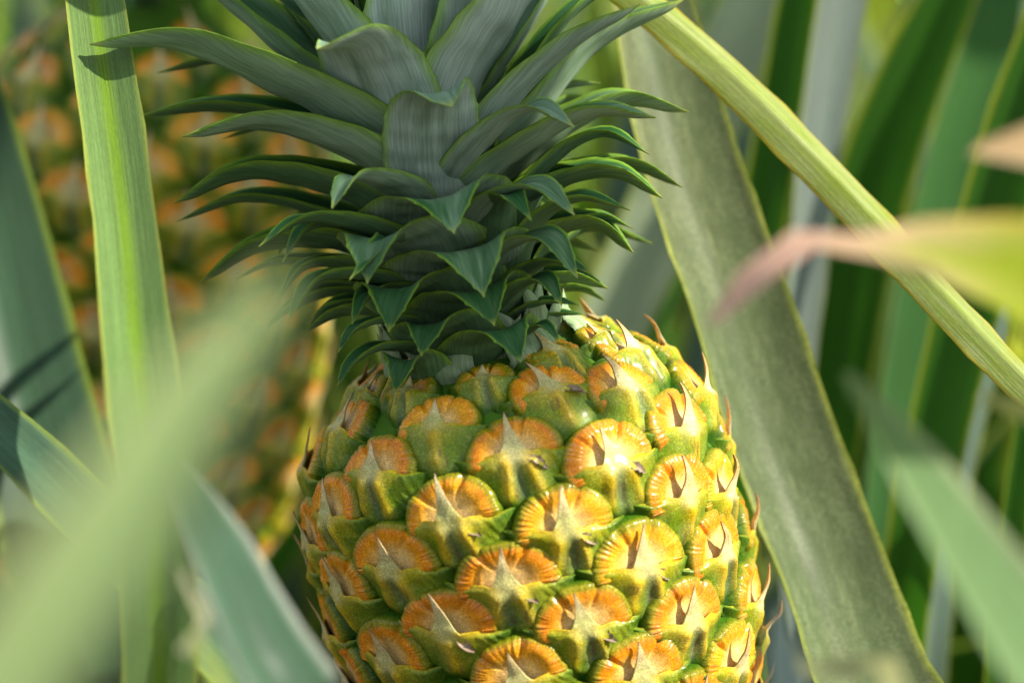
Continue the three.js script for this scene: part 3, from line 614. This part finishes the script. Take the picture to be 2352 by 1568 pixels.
// plants close to the camera
{
  const c = at(-200, 2900, 0.40), root = V(c.x, 0.02, c.z);
  const g = plantAt(root, 'plant close to the camera whose huge blurred leaf crosses the lower left');
  stem(g, root.clone().setY(-0.02), root.clone().setY(0.2), 0.025, 0.018);
  blade(g, [[-200, 2040, 0.215, 330], [60, 1630, 0.225, 310], [290, 1280, 0.235, 280], [440, 1010, 0.245, 220], [560, 820, 0.255, 140], [660, 640, 0.265, 40]], [0.1, 0.5, 0.85],
    { root, cup: 1.5, cupPow: 1.1, inner: [0.22, 0.31, 0.12], edge: [0.5, 0.52, 0.25], label: 'huge blurred leaf sweeping up from the corner' });
  blade(g, [[420, 1500, 0.45, 30], [470, 1425, 0.45, 26], [440, 1360, 0.455, 18], [410, 1300, 0.46, 4]], [0.2, 0.3, 0.9], { cup: 0.3, inner: [0.42, 0.42, 0.24], edge: [0.5, 0.5, 0.3], segs: 16, across: 6, label: 'small dry hooked leaf tip' });
  blade(g, [[530, 1640, 0.42, 50], [505, 1560, 0.42, 40], [470, 1500, 0.425, 26], [440, 1450, 0.43, 6]], [0.2, 0.3, 0.9], { cup: 0.3, inner: [0.30, 0.40, 0.05], edge: [0.6, 0.6, 0.4], segs: 16, across: 6 });
}
{
  const c = at(2500, 2900, 0.42), root = V(c.x, 0.02, c.z);
  const g = plantAt(root, 'plant close to the camera with blurred leaves at the lower right');
  stem(g, root.clone().setY(-0.02), root.clone().setY(0.2), 0.025, 0.018);
  blade(g, [[2480, 1820, 0.40, 300], [2330, 1560, 0.41, 260], [2210, 1360, 0.42, 200], [2090, 1140, 0.43, 150], [2000, 980, 0.44, 100], [1935, 860, 0.45, 30]], [0.55, 0.45, 0.7],
    { root, cup: 0.7, cupPow: 1.2, inner: [0.18, 0.30, 0.12], edge: [0.55, 0.58, 0.35], label: 'blurred pointed leaf rising from the lower right corner' });
  blade(g, [[2760, 1000, 0.44, 330], [2560, 860, 0.44, 360], [2352, 725, 0.44, 290], [2180, 650, 0.445, 190], [2040, 605, 0.45, 100], [1920, 575, 0.455, 84], [1820, 570, 0.46, 88], [1750, 640, 0.465, 80], [1640, 745, 0.47, 24]], [-0.1, 0.9, -0.25],
    { root, via: [2900, 1500, 0.43], cup: 0.25, inner: [0.36, 0.46, 0.03], edge: [0.75, 0.62, 0.03], tip: [0.88, 0.55, 0.42], tipAt: 0.91, label: 'blurred yellow leaf with a dried pink-brown tip' });
  blade(g, [[1850, 1900, 0.43, 90], [1815, 1650, 0.43, 84], [1795, 1500, 0.435, 70], [1785, 1380, 0.44, 10]], [0.2, 0.3, 0.9], { root, inner: [0.28, 0.36, 0.34], edge: [0.4, 0.45, 0.42], label: 'pale blurred leaf tip before the fruit' });
  blade(g, [[2200, 1850, 0.44, 60], [2080, 1650, 0.44, 60], [2010, 1480, 0.445, 52], [1940, 1545, 0.45, 44], [1850, 1540, 0.455, 36], [1790, 1420, 0.46, 8]], [0.1, 0.6, 0.7], { root, inner: [0.38, 0.40, 0.18], edge: [0.5, 0.5, 0.3], label: 'curled pale leaf tip blurred below the broad leaf' });
  blade(g, [[2620, 1080, 0.46, 90], [2450, 1000, 0.46, 60], [2352, 955, 0.46, 46], [2250, 912, 0.465, 20]], [0.1, 0.8, 0.5], { root, via: [2800, 1500, 0.45], inner: [0.45, 0.46, 0.24], edge: [0.5, 0.5, 0.3] });
  blade(g, [[2700, 420, 0.44, 90], [2500, 370, 0.44, 90], [2352, 360, 0.44, 100], [2235, 350, 0.445, 30]], [0.1, 0.8, 0.5], { root, via: [2900, 1200, 0.43], inner: [0.46, 0.32, 0.16], edge: [0.5, 0.36, 0.2], label: 'dried tan leaf tip blurred at the frame edge' });
}
// unseen leaves arching over from the right, added to shade crown, fruit and background
{
  const root = V(0.85, 0.02, -0.40);
  const g = plantAt(root, 'unseen plant beside the frame, its arching leaves added to shade the scene');
  stem(g, root.clone().setY(-0.02), root.clone().setY(0.2), 0.03, 0.02);
  const over = (line, dist, half) => {
    const spine = [root.clone().setY(0.1), root.clone().add(V(-0.03, 0.85, 0.04)), ...line.map(([x, y, d]) => at(x, y, d).addScaledVector(SUN, dist))];
    addMesh('leaf', leafGeometry({ spine, widths: spine.map((_, i) => half * (i === spine.length - 1 ? 0.05 : 1)), normal: () => SUN, cup: 0.2, segs: 50, across: 8, shell: false, seedOf: 40 + dist * 50, color: bladeColor([0.10, 0.22, 0.03], limeEdge, 300 + dist * 100) }), M.blade, g);
  };
  over([[1500, -1500, 0.72], [1160, -700, 0.69], [1130, -100, 0.67], [1130, 400, 0.66], [1160, 800, 0.66], [1190, 1150, 0.66]], 0.50, 0.022);
  over([[1100, -1600, 0.72], [820, -700, 0.69], [800, -100, 0.67], [820, 400, 0.66], [870, 900, 0.66], [930, 1450, 0.66]], 0.57, 0.023);
  over([[1250, -1700, 1.3], [1250, -500, 1.22], [1290, 100, 1.2], [1330, 500, 1.2], [1380, 1000, 1.2]], 0.40, 0.036);  // this and the next two are added to shade what lies behind the crown
  over([[1500, -1700, 1.3], [1520, -500, 1.22], [1560, 100, 1.2], [1600, 500, 1.2], [1650, 1000, 1.2]], 0.46, 0.036);
  over([[950, -1700, 1.3], [950, -500, 1.22], [990, 100, 1.2], [1030, 500, 1.2], [1080, 1000, 1.2]], 0.52, 0.036);
  for (const [x, dist] of [[60, 0.30], [330, 0.36], [600, 0.42]]) over([[x + 150, -1500, 1.0], [x, -500, 0.95], [x + 30, 100, 0.94], [x + 60, 500, 0.94], [x + 90, 900, 0.94], [x + 120, 1400, 0.94]], dist, 0.032);  // added to keep sun off the second pineapple
}
// dim plants farther behind
for (let i = 0; i < 34; i++) {
  const row = Math.floor(i / 6), px = i > 29 ? [620, 1150, 1500, 2600][i - 30] : -700 + (i % 6 + 0.5 * (row % 2)) * 740 + rrk(i, 71, -120, 120), d = i > 29 ? [1.45, 1.18, 1.25, 1.3][i - 30] : 1.3 + row * 0.38 + rrk(i, 72, -0.08, 0.08);
  if (i === 5 || i === 30 || i === 33) continue;                                       // nothing stands there
  const c = at(px, 784, d), g = thing('pineapple_plant', 'sword-leaved plant in the dim blurred depth behind', 'plant', 'dim plants far behind');
  g.position.set(c.x, 0, c.z);
  stem(g, V(0, -0.02, 0), V(0, 0.2, 0), 0.035, 0.02);
  for (let j = 0; j < 22; j++) {
    const a = j * 2.39996 + i, rise = mix(0.55, 1.45, j / 22), h = V(Math.cos(a), 0, Math.sin(a)), up = V(0, 1, 0), reach = h.z > 0.05 ? (d - 1.08) / (h.z * Math.cos(rise)) : 9, L = Math.min(rrk(i * 31 + j, 73, 0.7, 1.05), reach);
    if (L < 0.2) continue;
    const P = (f, dr) => h.clone().multiplyScalar(0.02 + L * f * Math.cos(rise)).addScaledVector(up, 0.04 + L * f * Math.sin(rise) - dr * L);
    const side = V().crossVectors(h, up), k = i * 40 + j;
    addMesh('leaf', leafGeometry({ spine: [P(0, 0), P(0.33, 0), P(0.66, 0.03), P(1, 0.16)], widths: [0.018, 0.022, 0.018, 0.001], normal: (t, T) => V().crossVectors(side, T), cup: 0.35, segs: 18, across: 4, shell: false, seedOf: k % 29,
      color: bladeColor(j % 3 ? deepGreen : blueGreen, limeEdge, k, { edgeAt: 0.95 }) }), M.blade, g);
  }
}

// the field going on behind, too far and blurred to tell its plants apart
{
  const parts = [];
  for (let j = 0; j < 30; j++) {
    const a = j * 2.39996, rise = mix(0.4, 1.45, j / 30), L = rrk(j, 83, 0.7, 1.0), h = V(Math.cos(a), 0, Math.sin(a)), side = V().crossVectors(h, V(0, 1, 0));
    const P = (f, dr) => h.clone().multiplyScalar(0.02 + L * f * Math.cos(rise)).addScaledVector(V(0, 1, 0), 0.02 + L * f * Math.sin(rise) - dr * L);
    parts.push(leafGeometry({ spine: [P(0, 0), P(0.33, 0), P(0.66, 0.03), P(1, 0.16)], widths: [0.02, 0.026, 0.02, 0.001], normal: (t, T) => V().crossVectors(side, T), cup: 0.35, segs: 8, across: 2, shell: false, seedOf: j, color: bladeColor(deepGreen, limeEdge, j, { edgeAt: 0.95 }) }));
  }
  const spots = [];
  for (let r = 0; r < 9; r++) for (let i = 0; i < 22; i++) { const d = 3.3 + r * 0.8, x = (i - 10.5) * 0.42 + rr(-0.12, 0.12) + (r % 2) * 0.2; spots.push([x, camera.position.z - d + rr(-0.2, 0.2), rr(0, 6.28), rr(0.9, 1.2)]); }
  const field = new THREE.InstancedMesh(mergeGeometries(parts), M.blade, spots.length), m = new THREE.Matrix4();
  spots.forEach(([x, z, a, k], i) => field.setMatrixAt(i, m.makeRotationY(a).scale(V(k, k, k)).setPosition(x, 0, z)));
  field.name = 'undergrowth'; field.castShadow = field.receiveShadow = true;
  field.userData = { kind: 'stuff', label: 'field of blurred sword-leaved plants far behind', category: 'undergrowth' };
  scene.add(field);
}

renderer.render(scene, camera);
